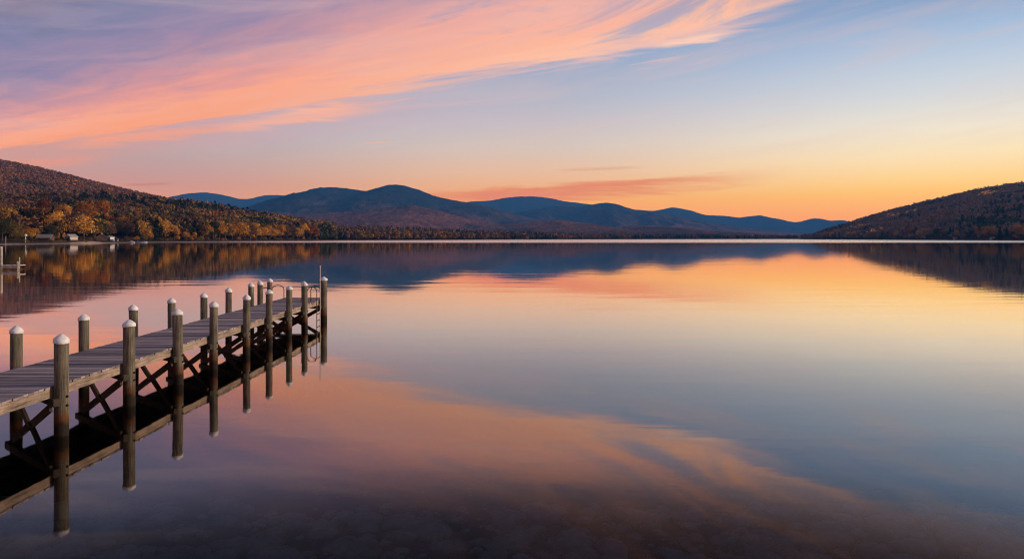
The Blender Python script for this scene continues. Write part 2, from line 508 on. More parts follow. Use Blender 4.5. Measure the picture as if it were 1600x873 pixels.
refl = t.m('MINIMUM', refl, 0.985)
tp = t.n('ShaderNodeBsdfTransparent'); tp.inputs[0].default_value = (0.36, 0.41, 0.43, 1)
mx = t.n('ShaderNodeMixShader')
t.t.links.new(refl, mx.inputs[0]); t.t.links.new(tp.outputs[0], mx.inputs[1]); t.t.links.new(gl.outputs[0], mx.inputs[2])
o = t.n('ShaderNodeOutputMaterial'); t.t.links.new(mx.outputs[0], o.inputs[0])
M['water'] = m
bm = bmesh.new()
vs = [bm.verts.new(p) for p in ((-4200, -80, 0), (4200, -80, 0), (4200, 3400, 0), (-4200, 3400, 0))]
bm.faces.new(vs); obj('water', bm, M['water'])['kind'] = 'structure'


def bed_z(X, Y):
    z = -0.55 - 0.075 * np.maximum(Y - 6, 0) - 0.02 * np.maximum(Y - 16, 0) ** 1.25
    return np.maximum(z, -9.0) + (fbm(X / 3.0, Y / 3.0, 61) - 0.5) * 0.16


gx, gy = np.meshgrid(np.concatenate([[-4200, -900, -200], np.arange(-60, 61, 1.0), [200, 900, 4200]]), np.concatenate([[-80], np.arange(-10, 60, 1.0), [80, 140, 400, 3400]]))
m, t = new_mat('lake_bed')
P = wpos(t)
vor = t.n('ShaderNodeTexVoronoi'); vor.inputs['Scale'].default_value = 4.5; t.set(vor.inputs['Vector'], P)
silt = t.ramp(t.noise(P, 1.2, 6, 0.7), [(0.3, srgb(36, 36, 34)), (0.7, srgb(74, 72, 66))], 'LINEAR')
col = t.mix(t.step(vor.outputs[0], 0.12, 0.05), silt, srgb(132, 126, 116))
finish(m, t, col, 0.95, spec=0.1); M['bed'] = m
i_ = np.arange(gx.size).reshape(gx.shape)
q = np.stack([i_[:-1, :-1], i_[:-1, 1:], i_[1:, 1:], i_[1:, :-1]], -1).reshape(-1, 4)
np_mesh('lakebed', np.stack([gx, gy, bed_z(gx, gy)], -1).reshape(-1, 3), q, M['bed'], smooth=True, kind='structure')

# stones on the bed: uncountable, one object
bm = bmesh.new(); bmesh.ops.create_icosphere(bm, subdivisions=2, radius=1.0)
sv = np.array([v.co[:] for v in bm.verts]); sf = np.array([[v.index for v in f.verts] for f in bm.faces]); bm.free()
NS = 2600
py_ = rng.uniform(0, 1, NS) ** 1.2 * 8 + 5.5
px_ = rng.uniform(-1, 1, NS) * (py_ * 0.85 + 2)
sz = 0.05 + 0.26 * rng.random(NS) ** 2.6
allv = []; allf = []
for i in range(NS):
    s_ = sz[i] * np.array([rng.uniform(0.8, 1.4), rng.uniform(0.7, 1.2), rng.uniform(0.3, 0.55)])
    a = rng.uniform(0, 6.28)
    v = sv * (1 + 0.25 * (rng.random((len(sv), 1)) - 0.5)) * s_
    v = np.stack([v[:, 0] * math.cos(a) - v[:, 1] * math.sin(a), v[:, 0] * math.sin(a) + v[:, 1] * math.cos(a), v[:, 2]], -1)
    allv.append(v + np.array([px_[i], py_[i], float(bed_z(px_[i], py_[i])) + s_[2] * 0.3])); allf.append(sf + i * len(sv))
st = np_mesh('pebbles', np.concatenate(allv), np.concatenate(allf), M['stone'], smooth=True)
tag(st, 'grey stones lying on the shallow lake bed under clear water', 'pebbles', kind='stuff')

# ------------------------------------------------------------------ the long dock
XN, XF = -9.144, -11.48
NEAR = [11.9, 14.43, 16.99, 19.49, 21.78, 24.48, 26.77, 29.14, 31.4]
FAR = [14.0, 16.46, 19.07, 21.6, 24.0, 26.5, 28.8, 31.3, 32.4, 33.7]
FARH = [1.91, 1.91, 1.905, 1.92, 1.92, 1.90, 1.93, 1.97, 1.99, 2.03]
Y0, Y1 = 5.5, 35.6
EN, EF = -9.285, -11.34     # edges of the deck
DZ = 1.02
dock = empty('dock', (-10.3, 20, 0), 0, 'long weathered timber dock on white capped pilings reaching out over the lake', 'dock')
OFF = Vector((-10.3, 20, 0))


def dpart(name, bm, mat, parent=None, smooth=False):
    """part of the dock, built in world coordinates"""
    o = obj(name, bm, mat, None, smooth)
    o.parent = parent or dock
    org = OFF if parent is None else Vector((0, 0, 0))
    o.location = -OFF if parent is None else (0, 0, 0)
    return o


def piling(x, y, top, r, cap=True, seed=0, tilt=(0, 0)):
    base = float(bed_z(np.array(x), np.array(y))) - 0.4
    rr = random.Random(seed)
    bm = bmesh.new()
    prof = []
    nseg = 14
    for k in range(nseg + 1):
        z = base + (top - base) * k / nseg
        prof.append((r * (1 + 0.06 * (1 - k / nseg)) * (1 + rr.uniform(-0.012, 0.012)), z))
    prof = [(0.0001, base)] + prof + [(r * 0.9, top + 0.004), (0, top + 0.004)]
    add_lathe(bm, prof, 26, (x, y, 0), jitter=0.02, seed=seed)
    for v in bm.verts:
        v.co.x += tilt[0] * (v.co.z); v.co.y += tilt[1] * v.co.z
    # bolt heads on the side that carries the cap beam
    o = dpart('piling', bm, M['post'], smooth=True)
    if cap:
        cb = bmesh.new()
        tx, ty, dent = rr.uniform(-.10, .10), rr.uniform(-.08, .08), rr.random()
        cx, cy = x + tilt[0] * top, y + tilt[1] * top
        add_lathe(cb, [(r * 1.02, top - 0.055), (r * 1.13, top - 0.058), (r * 1.15, top - 0.05), (r * 1.15, top + 0.0), (r * 1.11, top + 0.018), (r * 0.62, top + 0.075), (r * 0.2, top + 0.115), (0, top + 0.122)], 26, (cx, cy, 0))
        for v in cb.verts:          # caps sit a little crooked and are dented
            lx, ly, lz = v.co.x - cx, v.co.y - cy, v.co.z - top
            v.co.z += lx * tx + ly * ty + rr.uniform(-0.004, 0.004) - (0.006 if lz > 0.1 else 0) * dent
        dpart('cap', cb, M['cap'], o, smooth=True)
    return o


def bolts(parent, pts):
    for p in pts:
        b = bmesh.new()
        add_lathe(b, [(0.0, 0.03), (0.018, 0.028), (0.026, 0.012), (0.026, -0.02), (0, -0.02)][::-1], 8)
        for v in b.verts: v.co = Vector((v.co.z, v.co.y, v.co.x)) + Vector(p)
        dpart('bolt', b, M['bolt'], parent)


H_NEAR = 1.95
posts = []
for i, y in enumerate(NEAR):
    r = 0.128 if i < 4 else 0.12
    p = piling(XN, y, H_NEAR + random.uniform(-0.01, 0.02), r, seed=10 + i, tilt=(random.uniform(-.012, .012), random.uniform(-.008, .008)))
    bolts(p, [(XN + r * 1.02, y - 0.03, 0.80), (XN + r * 1.02, y - 0.03, 0.62)])
piling(-9.09, 34.3, 2.02, 0.165, seed=40)
for i, y in enumerate(FAR):
    piling(XF, y, FARH[i] - 0.05, 0.122, seed=60 + i, tilt=(random.uniform(-.012, .012), random.uniform(-.008, .008)))
piling(-9.8, 33.5, 1.86, 0.12, seed=80)
piling(-9.22, 34.75, 0.77, 0.10, cap=False, seed=81)
piling(-11.1, 35.2, 0.77, 0.11, cap=False, seed=82)

# deck: planks laid across, in one mesh, with uneven ends and tiny gaps; notched round the posts by simply ending at the fascia
bm = bmesh.new(); y = Y0; k = 0
rp = random.Random(3)
PW = 0.15
while y < Y1:
    a, b = EF - rp.uniform(0, 0.035), EN + rp.uniform(0.0, 0.03)
    dz = rp.uniform(-0.004, 0.004)
    ya = math.floor(y / PW + 0.5) * PW
    vs = add_box(bm, (a, ya + 0.005, DZ - 0.042 + dz), (b, ya + PW - 0.006, DZ + dz))
    for v in vs: v.co.z += (v.co.x + 10.3) * rp.uniform(-0.002, 0.002)
    y = ya + PW * 1.0001; k += 1
dpart('deck', bm, M['deck'])
# long timbers under the planks
TOPF = DZ - 0.050
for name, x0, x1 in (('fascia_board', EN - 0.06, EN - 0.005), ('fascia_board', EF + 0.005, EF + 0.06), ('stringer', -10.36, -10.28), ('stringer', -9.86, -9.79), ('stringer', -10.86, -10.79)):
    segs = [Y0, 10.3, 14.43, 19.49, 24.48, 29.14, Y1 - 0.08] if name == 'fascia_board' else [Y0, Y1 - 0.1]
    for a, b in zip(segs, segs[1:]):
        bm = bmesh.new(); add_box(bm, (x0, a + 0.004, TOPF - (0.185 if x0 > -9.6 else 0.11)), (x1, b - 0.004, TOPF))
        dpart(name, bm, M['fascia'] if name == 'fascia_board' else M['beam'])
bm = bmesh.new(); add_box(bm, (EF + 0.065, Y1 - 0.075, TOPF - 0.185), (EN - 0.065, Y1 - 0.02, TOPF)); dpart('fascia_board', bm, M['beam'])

# bents: a cap beam on the shore side of every pair of posts, and crossed braces down into the water
pairs = list(zip(NEAR, FAR[:9])) + [(34.3, 34.6)]
for i, (yn, yf) in enumerate(pairs):
    yc = yn - 0.128 - 0.075
    yd = yf - 0.128 - 0.075
    zt = TOPF - 0.115
    bm = bmesh.new()
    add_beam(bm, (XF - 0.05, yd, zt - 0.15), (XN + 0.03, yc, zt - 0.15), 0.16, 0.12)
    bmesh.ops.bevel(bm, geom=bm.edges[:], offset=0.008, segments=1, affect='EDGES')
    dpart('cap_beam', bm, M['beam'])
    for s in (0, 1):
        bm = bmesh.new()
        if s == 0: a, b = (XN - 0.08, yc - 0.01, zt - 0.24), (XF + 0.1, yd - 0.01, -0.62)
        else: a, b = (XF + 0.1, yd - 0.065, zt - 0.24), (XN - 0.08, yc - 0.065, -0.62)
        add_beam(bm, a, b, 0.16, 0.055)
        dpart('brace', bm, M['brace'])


# ladders with hooped rails
def ladder(x_deck, x_out, ys, mat):
    root = None
    for k, yy in enumerate(ys):
        bm = bmesh.new()
        top = 1.62
        pts = [(x_deck, yy, DZ - 0.03), (x_deck, yy, top - 0.12)]
        cxm = (x_deck + x_out) / 2; hw = (x_out - x_deck) / 2
        for j in range(0, 11):
            a = math.pi * j / 10
            pts.append((cxm - hw * math.cos(a), yy, top - 0.1 + 0.2 * math.sin(a)))
        pts += [(x_out, yy, 0.6), (x_out, yy, -0.7)]
        add_tube(bm, pts, 0.021, 10)
        if root is None: root = dpart('ladder', bm, mat, smooth=True)
        else: dpart('rail', bm, mat, root, smooth=True)
    for z in (0.45, 0.15, -0.15, -0.45):
        bm = bmesh.new(); add_tube(bm, [(x_out, ys[0], z), (x_out, ys[1], z)], 0.022, 8); dpart('rung', bm, mat, root)


ladder(-11.05, -11.62, (32.75, 34.45), M['steel'])
ladder(-9.55, -9.1, (33.15, 33.75), M['steel'])

# white pole standing in the water at the end of the dock
bm = bmesh.new()
add_tube(bm, [(0, 0, -3.2), (0, 0, 1.0), (0.004, 0, 2.66)], 0.018, 10)
add_lathe(bm, [(0.0001, 2.655), (0.034, 2.655), (0.034, 2.70), (0, 2.715)], 10, (0.004, 0, 0))
po = obj('marker_pole', bm, M['greyboard'], None, True); po.location = (-9.02, 33.42, 0)
tag(po, 'slim white pole standing upright beside the far end of the long dock', 'pole')

# ------------------------------------------------------------------ small dock at the left edge
sd = empty('dock', (-64.9, 90, 0), 0.0, 'small pale dock with one tall white post at the left edge of the water', 'dock')
def spart(name, bm, mat, smooth=False):
    o = obj(name, bm, mat, sd, smooth); return o
bm = bmesh.new()
for k in range(30):
    x = -6 + k * 0.3
    add_box(bm, (x, -0.5, 0.52 + 0.006 * (k % 3)), (x + 0.28, 0.5, 0.60 + 0.006 * (k % 3)))
spart('deck', bm, M['greyboard'])
bm = bmesh.new(); add_box(bm, (-6, -0.54, 0.24), (2.95, -0.46, 0.515)); spart('fascia_board', bm, M['greyboard'])
bm = bmesh.new(); add_box(bm, (-6, 0.40, 0.26), (2.95, 0.46, 0.515)); spart('fascia_board', bm, M['beam'])
for x, y, top, r, mt in ((0.75, -0.74, 2.86, 0.18, 'greyboard'), (2.15, 0.6, 1.5, 0.06, 'greyboard'), (2.75, -0.62, 1.0, 0.10, 'greyboard'), (-4.5, 0.6, 1.2, 0.14, 'post')):
    bm = bmesh.new(); add_lathe(bm, [(0.0001, -9), (r, -9), (r, top - 0.08), (r * 1.1, top - 0.07), (r * 1.1, top), (0, top + 0.1)], 14, (x, y, 0)); spart('post', bm, M[mt], True)
bm = bmesh.new(); add_box(bm, (-4.5, -0.82, 2.66), (0.56, -0.66, 2.84)); spart('crossbar', bm, M['greyboard'])


# ------------------------------------------------------------------ trees
def leaf_quads(points, normals, size, jitter, g, droop=0.0):
    n = len(points)
    nr_ = normals + g.normal(0, jitter, (n, 3))
    nr_ /= np.linalg.norm(nr_, axis=1, keepdims=True) + 1e-9
    r_ = g.normal(0, 1, (n, 3))
    a = np.cross(nr_, r_); a /= np.linalg.norm(a, axis=1, keepdims=True) + 1e-9
    b = np.cross(nr_, a)
    s = size * g.uniform(0.6, 1.4, (n, 1))
    k = g.uniform(0.6, 1.0, (n, 1))
    a = a * s; b = b * s * k
    v = np.stack([points - a - b * 0.35, points - b * g.uniform(0.7, 1.1, (n, 1)), points + a + b * 0.3, points + b], 1).reshape(-1, 3)
    return v, np.arange(4 * n).reshape(-1, 4)


def crown_points(kind, g, n, clumps):
    """unit crown: height 1 (0.12 .. 1), radius about 0.36"""
    P_, N_ = [], []
    if kind == 'conifer':
        z = 0.06 + 0.94 * (1 - np.sqrt(g.random(n)))
        R = 0.26 * (1 - z) ** 0.8 + 0.012
        tier = 0.75 + 0.25 * np.sin(z * 55 + g.random(n))
        a = g.uniform(0, 6.283, n)
        rad = R * tier * (0.55 + 0.45 * g.random(n)) * (1 + 0.22 * np.sin(3 * a + z * 9))
        p = np.stack([rad * np.cos(a), rad * np.sin(a), z], -1)
        nn = np.stack([np.cos(a), np.sin(a), np.full(n, 0.55)], -1)
        return p, nn
    shape = {'round': (0.40, 0.48, 0.50), 'tall': (0.27, 0.50, 0.50), 'wide': (0.48, 0.46, 0.48)}[kind]
    cs = []
    for k in range(clumps):
        d = g.normal(0, 1, 3); d /= np.linalg.norm(d)
        if d[2] < -0.8: d[2] *= -0.6
        q = 0.22 + 0.46 * g.random() ** 0.6
        c = np.array([d[0] * shape[0] * q, d[1] * shape[0] * q, shape[2] + d[2] * shape[1] * q])
        cs.append((c, shape[0] * g.uniform(0.36, 0.56)))
    per = n // clumps
    for c, r_ in cs:
        d = g.normal(0, 1, (per, 3)); d /= np.linalg.norm(d, axis=1, keepdims=True)
        d[:, 2] = np.where(d[:, 2] < -0.6, -d[:, 2] * 0.7, d[:, 2])
        rad = r_ * (0.72 + 0.36 * g.random((per, 1)))
        P_.append(c + d * rad * np.array([1, 1, 0.85])); N_.append(d)
    P_ = np.concatenate(P_); N_ = np.concatenate(N_)
    P_[:, 2] = np.clip(P_[:, 2], 0.0, 1.02)
    return P_, N_


CROWN = {}
for kind, cnt, cl in (('round', 3, 20), ('tall', 2, 15), ('wide', 2, 24), ('conifer', 2, 1)):
    CROWN[kind] = []
    for k in range(cnt):
        g = np.random.default_rng(900 + k * 13 + len(kind))
        p, nn = crown_points(kind, g, 1500, cl)
        v, f = leaf_quads(p, nn, 0.020 if kind != 'conifer' else 0.022, 0.30, g)
        me = bpy.data.meshes.new('crown')
        me.from_pydata(v.tolist(), [], f.tolist()); me.materials.append(M['leaf']); me.update()
        CROWN[kind].append(me)


def trunk_mesh(mat, conifer=False):
    g = random.Random(5 if conifer else 6)
    bm = bmesh.new()
    add_tube(bm, [(0, 0, -0.06), (0, 0, 0.02), (0.008, 0.004, 0.25), (0.0, -0.006, 0.55), (0, 0, 0.85)], [0.030, 0.022, 0.017, 0.011, 0.003], 8)
    if not conifer:
        for k in range(9):
            a = k * 2.4; z = 0.22 + 0.05 * k
            add_tube(bm, [(0, 0, z), (0.10 * math.cos(a), 0.10 * math.sin(a), z + 0.08), (0.24 * math.cos(a), 0.24 * math.sin(a), z + 0.20)], [0.010, 0.007, 0.002], 5)
    me = bpy.data.meshes.new('trunk'); bm.to_mesh(me); bm.free()
    me.materials.append(mat)
    return me


TRUNK = {'bark': trunk_mesh(M['bark']), 'pale': trunk_mesh(M['palebark']), 'conifer': trunk_mesh(M['bark'], True)}

COL = {  # own colour of the foliage
    'gold': (0.66, 0.340, 0.058), 'amber': (0.52, 0.235, 0.038), 'orange': (0.37, 0.132, 0.022), 'olive': (0.20, 0.132, 0.030), 'red': (0.20, 0.046, 0.020),
    'russet': (0.175, 0.086, 0.036), 'plum': (0.145, 0.082, 0.055), 'dark': (0.013, 0.017, 0.012), 'green': (0.050, 0.052, 0.022)}
WORD = {'gold': 'golden yellow', 'amber': 'amber', 'orange': 'orange', 'olive': 'olive gold', 'red': 'deep red', 'russet': 'russet brown', 'plum': 'dull plum brown', 'dark': 'dark evergreen', 'green': 'dark green'}
used = []


def tree(px, Y, hgt, col, kind=None, label=None, group=None, wscale=1.0, pale=False, cat='tree'):
    if kind is None:
        kind = 'conifer' if col == 'dark' else random.choice(['round', 'round', 'tall', 'wide'])
    X = (px - 800) / F * Y
    z = float(ground_z(np.array(float(px)), np.array(float(Y))))
    name = 'pine_tree' if kind == 'conifer' else ('birch_tree' if pale else 'maple_tree')
    r = empty(name, (X, Y, z - 0.1), random.uniform(0, 6.28), label, cat, group)
    s = hgt
    r.scale = (s * wscale, s * wscale, s)
    tr_ = link_mesh('trunk', TRUNK['conifer' if kind == 'conifer' else ('pale' if pale else 'bark')], None, r)
    cr_ = link_mesh('crown', random.choice(CROWN[kind]), None, r)
    c = COL[col]; j = random.uniform(0.85, 1.18)
    cr_.color = (c[0] * j, c[1] * j * random.uniform(0.92, 1.08), c[2] * j, 1)
    used.append((X, Y, hgt * 0.3))
    return r


HAND = [  # px, off from shore, height px, colour, kind, width, label
    (16, 40, 38, 'olive', 'wide', 1.1, 'broad olive gold tree at the left picture edge, overhanging the shore'),
    (12, 120, 52, 'gold', 'round', 1.0, 'golden tree left of the big dark evergreen tree, highest at the left edge'),
    (47, 56, 58, 'dark', 'round', 1.15, 'big round near black evergreen tree among the golden trees behind the left shore'),
    (50, 18, 27, 'amber', 'round', 1.25, 'low amber tree standing at the water in front of the big dark evergreen'),
    (28, 20, 22, 'olive', 'wide', 1.2, 'low olive bushy tree at the water left of the pale lamp post'),
    (87, 80, 52, 'gold', 'round', 1.05, 'tall golden tree with bright top behind the lawn, left of the small white house'),
    (101, 140, 58, 'amber', 'tall', 1.2, 'tall amber tree rising behind the golden tree above the lawn'),
    (79, 62, 26, 'green', 'wide', 1.0, 'dark green shrubby tree beside the pale roofed cottage'),
    (131, 62, 46, 'gold', 'wide', 1.0, 'wide golden tree standing directly behind the sandy beach'),
    (68, 200, 60, 'red', 'tall', 0.75, 'deep red tree rising between the dark evergreen and the tall golden tree'),
    (134, 180, 58, 'orange', 'round', 0.9, 'orange tree rising behind the wide golden tree at the beach'),
    (157, 190, 60, 'orange', 'tall', 1.1, 'tall orange tree behind the white lakeside house'),
    (171, 70, 30, 'plum', 'round', 1.1, 'dull plum brown tree behind the white lakeside house'),
    (178, 120, 36, 'red', 'round', 1.0, 'small red tree up the slope behind the white lakeside house'),
    (191, 110, 36, 'amber', 'round', 0.9, 'amber tree right of the plum brown tree above the boats'),
    (206, 60, 26, 'plum', 'wide', 1.0, 'low plum brown tree on the shore above the boats'),
    (222, 36, 38, 'gold', 'round', 0.95, 'bright golden tree with a rounded top at the shore right of the boats'),
    (232, 20, 22, 'amber', 'round', 0.9, 'small amber tree at the foot of the bright golden shore tree'),
    (245, 70, 44, 'amber', 'tall', 1.05, 'tall slim amber tree with a round head above the shore trees'),
    (258, 40, 36, 'gold', 'wide', 0.85, 'golden tree with two rounded tops standing near the water'),
    (272, 34, 28, 'gold', 'tall', 1.2, 'slender golden tree next to the golden tree with two tops'),
    (281, 60, 30, 'green', 'tall', 1.0, 'dark green tree filling the gap between golden shore trees'),
    (291, 16, 17, 'gold', 'round', 0.9, 'small yellow tree, left of two small ones at the waterline'),
    (303, 16, 17, 'gold', 'tall', 1.1, 'small yellow tree, right of two small ones at the waterline'),
    (318, 20, 23, 'olive', 'round', 0.9, 'olive gold tree right of the two small yellow trees at the waterline'),
]
for px, off, hp, col, kind, w, lab in HAND:
    Y = float(d0(np.array(float(px)))) + off
    tree(px, Y, hp * Y / F, col, kind, lab, 'autumn trees behind the left shore', w, pale=False)
for px, off, hp, col, w, lab in ((91, 50, 15, 'amber', 0.7, 'pale stemmed little birch on the lawn, left of a pair'), (100, 48, 15, 'gold', 0.7, 'pale stemmed little birch on the lawn, right of a pair')):
    Y = float(d0(np.array(float(px)))) + off
    tree(px, Y, hp * Y / F, col, 'tall', lab, 'birches on the lawn', w, pale=True)

SHARED = {'row': ('%s tree in the closed row along the left shoreline', 'trees lining the left shoreline'),
          'slope': ('%s tree in the woods climbing from the left shore', 'trees on the left wooded slope'),
          'right': ('%s tree in the row along the right shoreline', 'trees lining the right shoreline')}


def clear_of_houses(px, off):
    return not (52 < px < 204 and off < 66)


px = 326.0
while px < 500:                                     # closed front row, px 326 .. 500
    Y = float(d0(np.array(px))) + random.uniform(10, 24)
    c = random.choices(['gold', 'amber', 'orange', 'olive', 'russet', 'plum', 'green'], [5, 5, 1, 2.5, 0.6, 0.4, 0.8])[0]
    hp = np.interp(px, [326, 400, 500], [36, 31, 26]) * random.uniform(0.72, 1.12)
    tree(px, Y, hp * Y / F, c, random.choice(['round', 'tall', 'tall']), SHARED['row'][0] % WORD[c], SHARED['row'][1], random.uniform(1.1, 1.4))
    px += random.uniform(7.5, 11)
tries = 0; made = 0
while made < 150 and tries < 6000:                  # the nearest trees of the slope
    tries += 1
    px = random.uniform(-40, 480); off = random.uniform(26, 300)
    if not clear_of_houses(px, off): continue
    Y = float(d0(np.array(px))) + off
    X = (px - 800) / F * Y
    hgt = random.uniform(14, 24)
    if any((X - u[0]) ** 2 + (Y - u[1]) ** 2 < (3.4 + u[2] * 0.75) ** 2 for u in used): continue
    c = random.choices(['gold', 'amber', 'orange', 'olive', 'red', 'russet', 'plum', 'dark', 'green'], [2.4, 2.4, 1.2, 3.0, 0.4, 1.6, 1.0, 3.6, 5.0])[0]
    tree(px, Y, hgt * (1.1 if c == 'dark' else 1), c, None, SHARED['slope'][0] % WORD[c], SHARED['slope'][1], random.uniform(0.85, 1.1))
    made += 1
px = 1290.0
while px < 1660:                                    # right shore, front row
    Y = float(d0(np.array(px))) + random.uniform(14, 40)
    c = random.choices(['gold', 'amber', 'orange', 'russet', 'green', 'dark'], [3, 4, 2, 2, 2, 1.5])[0]
    tree(px, Y, random.uniform(15, 26), c, None, SHARED['right'][0] % WORD[c], SHARED['right'][1], random.uniform(0.95, 1.25))
    px += random.uniform(6, 11)

# ------------------------------------------------------------------ the woods as a mass (more trees than one could count)
LOW = []
for k in range(10):
    g = np.random.default_rng(300 + k)
    kind = ['round', 'wide', 'tall', 'round', 'wide', 'round', 'tall', 'conifer', 'conifer', 'round'][k]
    p, nn = crown_points(kind, g, 64, 8 if kind != 'conifer' else 1)
    v, f = leaf_quads(p, nn, 0.105 if kind != 'conifer' else 0.085, 0.35, g)
    LOW.append(v)
for k in range(10):     # the same kinds with finer sprays, for the trees near enough to show them
    g = np.random.default_rng(400 + k)
    kind = ['round', 'wide', 'tall', 'round', 'wide', 'round', 'tall', 'conifer', 'conifer', 'round'][k]
    p, nn = crown_points(kind, g, 300, 12 if kind != 'conifer' else 1)
    v, f = leaf_quads(p, nn, 0.046 if kind != 'conifer' else 0.042, 0.35, g)
    LOW.append(v)


def scatter(x0, x1, y0, y1, spacing, keep):
    xs = np.arange(x0, x1, spacing); ys = np.arange(y0, y1, spacing)
    gx_, gy_ = np.meshgrid(xs, ys)
    gx_ = gx_ + rng.uniform(-.45, .45, gx_.shape) * spacing; gy_ = gy_ + rng.uniform(-.45, .45, gy_.shape) * spacing
    gx_, gy_ = gx_.ravel(), gy_.ravel()
    px = gx_ / gy_ * F + 800
    k = (px > -480) & (px < 2050) & keep(px, gy_, gy_ - d0(px))
    return np.stack([gx_[k], gy_[k], px[k]], -1)


UA = np.array(used)
pts = [scatter(-1700, 60, 380, 2100, 11.0, lambda p, Y, o_: (p < 520) & (o_ > 30) & (o_ < 720) & ~((p > 52) & (p < 204) & (o_ < 70))),
       scatter(-3200, -300, 1150, 2760, 12.0, lambda p, Y, o_: (p < 470) & (o_ >= 640)),
       scatter(-700, 1300, 1080, 3150, 10.0, lambda p, Y, o_: (p >= 480) & (p < 1245) & (o_ > 8) & (o_ < 130)),
       scatter(-700, 1300, 1080, 3350, 17.0, lambda p, Y, o_: (p >= 480) & (p < 1245) & (o_ >= 130) & (o_ < 560)),
       scatter(800, 3100, 820, 2720, 11.5, lambda p, Y, o_: (p > 1253) & (o_ > 12) & (Y < 2700))]
zones = np.concatenate([np.full(len(p), i) for i, p in enumerate(pts)]); pts = np.concatenate(pts)
# leave out what stands where a tree of its own already stands
near = pts[:, 1] < 1500
keep = np.ones(len(pts), bool)
for X, Y, r_ in used:
    keep &= ~(near & ((pts[:, 0] - X) ** 2 + (pts[:, 1] - Y) ** 2 < (r_ * 0.8 + 2.0) ** 2))
pts = pts[keep]; zones = zones[keep]
px = pts[:, 2]; n = len(pts)
gz = ground_z(px, pts[:, 1])
patch = fbm(pts[:, 0] / 95, pts[:, 1] / 140, 51, 4, 0.6); patch2 = fbm(pts[:, 0] / 40 + 50, pts[:, 1] / 40, 57, 3, 0.6)
names = list(COL); cols = np.array([COL[k] for k in names])
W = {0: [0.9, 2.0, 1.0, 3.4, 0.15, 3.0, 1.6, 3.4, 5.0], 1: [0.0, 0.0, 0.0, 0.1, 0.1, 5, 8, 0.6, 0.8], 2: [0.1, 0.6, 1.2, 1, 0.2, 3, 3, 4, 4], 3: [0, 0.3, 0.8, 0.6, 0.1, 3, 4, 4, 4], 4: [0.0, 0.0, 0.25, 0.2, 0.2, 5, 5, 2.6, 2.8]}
ci = np.zeros(n, int)
for zid, w in W.items():
    mk = zones == zid; w = np.array(w) / sum(w); cum = np.cumsum(w)
    u = np.clip(0.32 * rng.random(mk.sum()) + 0.68 * ((patch[mk] - 0.5) * 2.3 + (patch2[mk] - 0.5) * 0.8 + 0.5), 0, 0.999)
    order = np.searchsorted(cum, u)
    ci[mk] = np.clip(order, 0, len(names) - 1)
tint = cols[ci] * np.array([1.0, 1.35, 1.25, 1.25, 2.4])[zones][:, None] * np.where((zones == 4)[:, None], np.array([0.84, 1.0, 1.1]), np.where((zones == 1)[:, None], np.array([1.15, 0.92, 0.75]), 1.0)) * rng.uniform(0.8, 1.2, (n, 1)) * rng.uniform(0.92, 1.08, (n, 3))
hg = np.where(zones == 0, rng.uniform(16, 27, n), rng.uniform(12, 20, n))
dark = (ci == names.index('dark'))
tmpl = np.where(dark, rng.integers(7, 9, n), np.array([0, 1, 2, 3, 4, 5, 6, 9])[rng.integers(0, 8, n)])
tmpl = np.where((zones == 0) & (pts[:, 1] < 1150), tmpl + 10, tmpl)
VV, TT = [], []
for k in range(20):
    mk = np.where(tmpl == k)[0]
    if len(mk) == 0: continue
    a = rng.uniform(0, 6.283, len(mk)); ca, sa = np.cos(a)[:, None], np.sin(a)[:, None]
    b = LOW[k][None]; s_ = hg[mk][:, None]; ws = s_ * rng.uniform(0.85, 1.3, (len(mk), 1))
    v = np.stack([(b[..., 0] * ca - b[..., 1] * sa) * ws + pts[mk, 0][:, None], (b[..., 0] * sa + b[..., 1] * ca) * ws + pts[mk, 1][:, None], b[..., 2] * s_ + gz[mk][:, None] - 1.0], -1)
    VV.append(v.reshape(-1, 3)); TT.append(np.repeat(tint[mk], b.shape[1], axis=0))
VV = np.concatenate(VV); TT = np.concatenate(TT)
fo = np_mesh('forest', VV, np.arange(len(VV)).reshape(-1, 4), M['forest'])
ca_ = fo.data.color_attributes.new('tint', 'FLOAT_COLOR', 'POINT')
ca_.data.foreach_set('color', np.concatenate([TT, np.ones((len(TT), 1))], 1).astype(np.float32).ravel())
tag(fo, 'dense autumn woods covering the hills round the lake', 'forest', kind='stuff')
print('forest trees', n)

# shrubs at the water on the left
rs = random.Random(12)
for k in range(88):
    px = rs.uniform(-5, 215) if k < 26 else rs.uniform(196, 500)
    off = rs.uniform(5, 12) if not (100 < px < 170) else rs.uniform(16, 30)
    if 52 < px < 100: off = rs.uniform(8, 32)
    Y = float(d0(np.array(px))) + off
    c = rs.choice(['green', 'green', 'olive', 'plum', 'dark'] if k < 26 else ['green', 'olive', 'amber', 'russet', 'plum'])
    r = tree(px, Y, rs.uniform(2.0, 3.8) if k < 26 else rs.uniform(3.5, 7.0), c, 'wide' if k < 26 else 'round', 'low %s shrub growing at the edge of the left shore' % WORD[c], 'shrubs along the left shore', 1.2, cat='shrub')
    r.name = 'shrub'


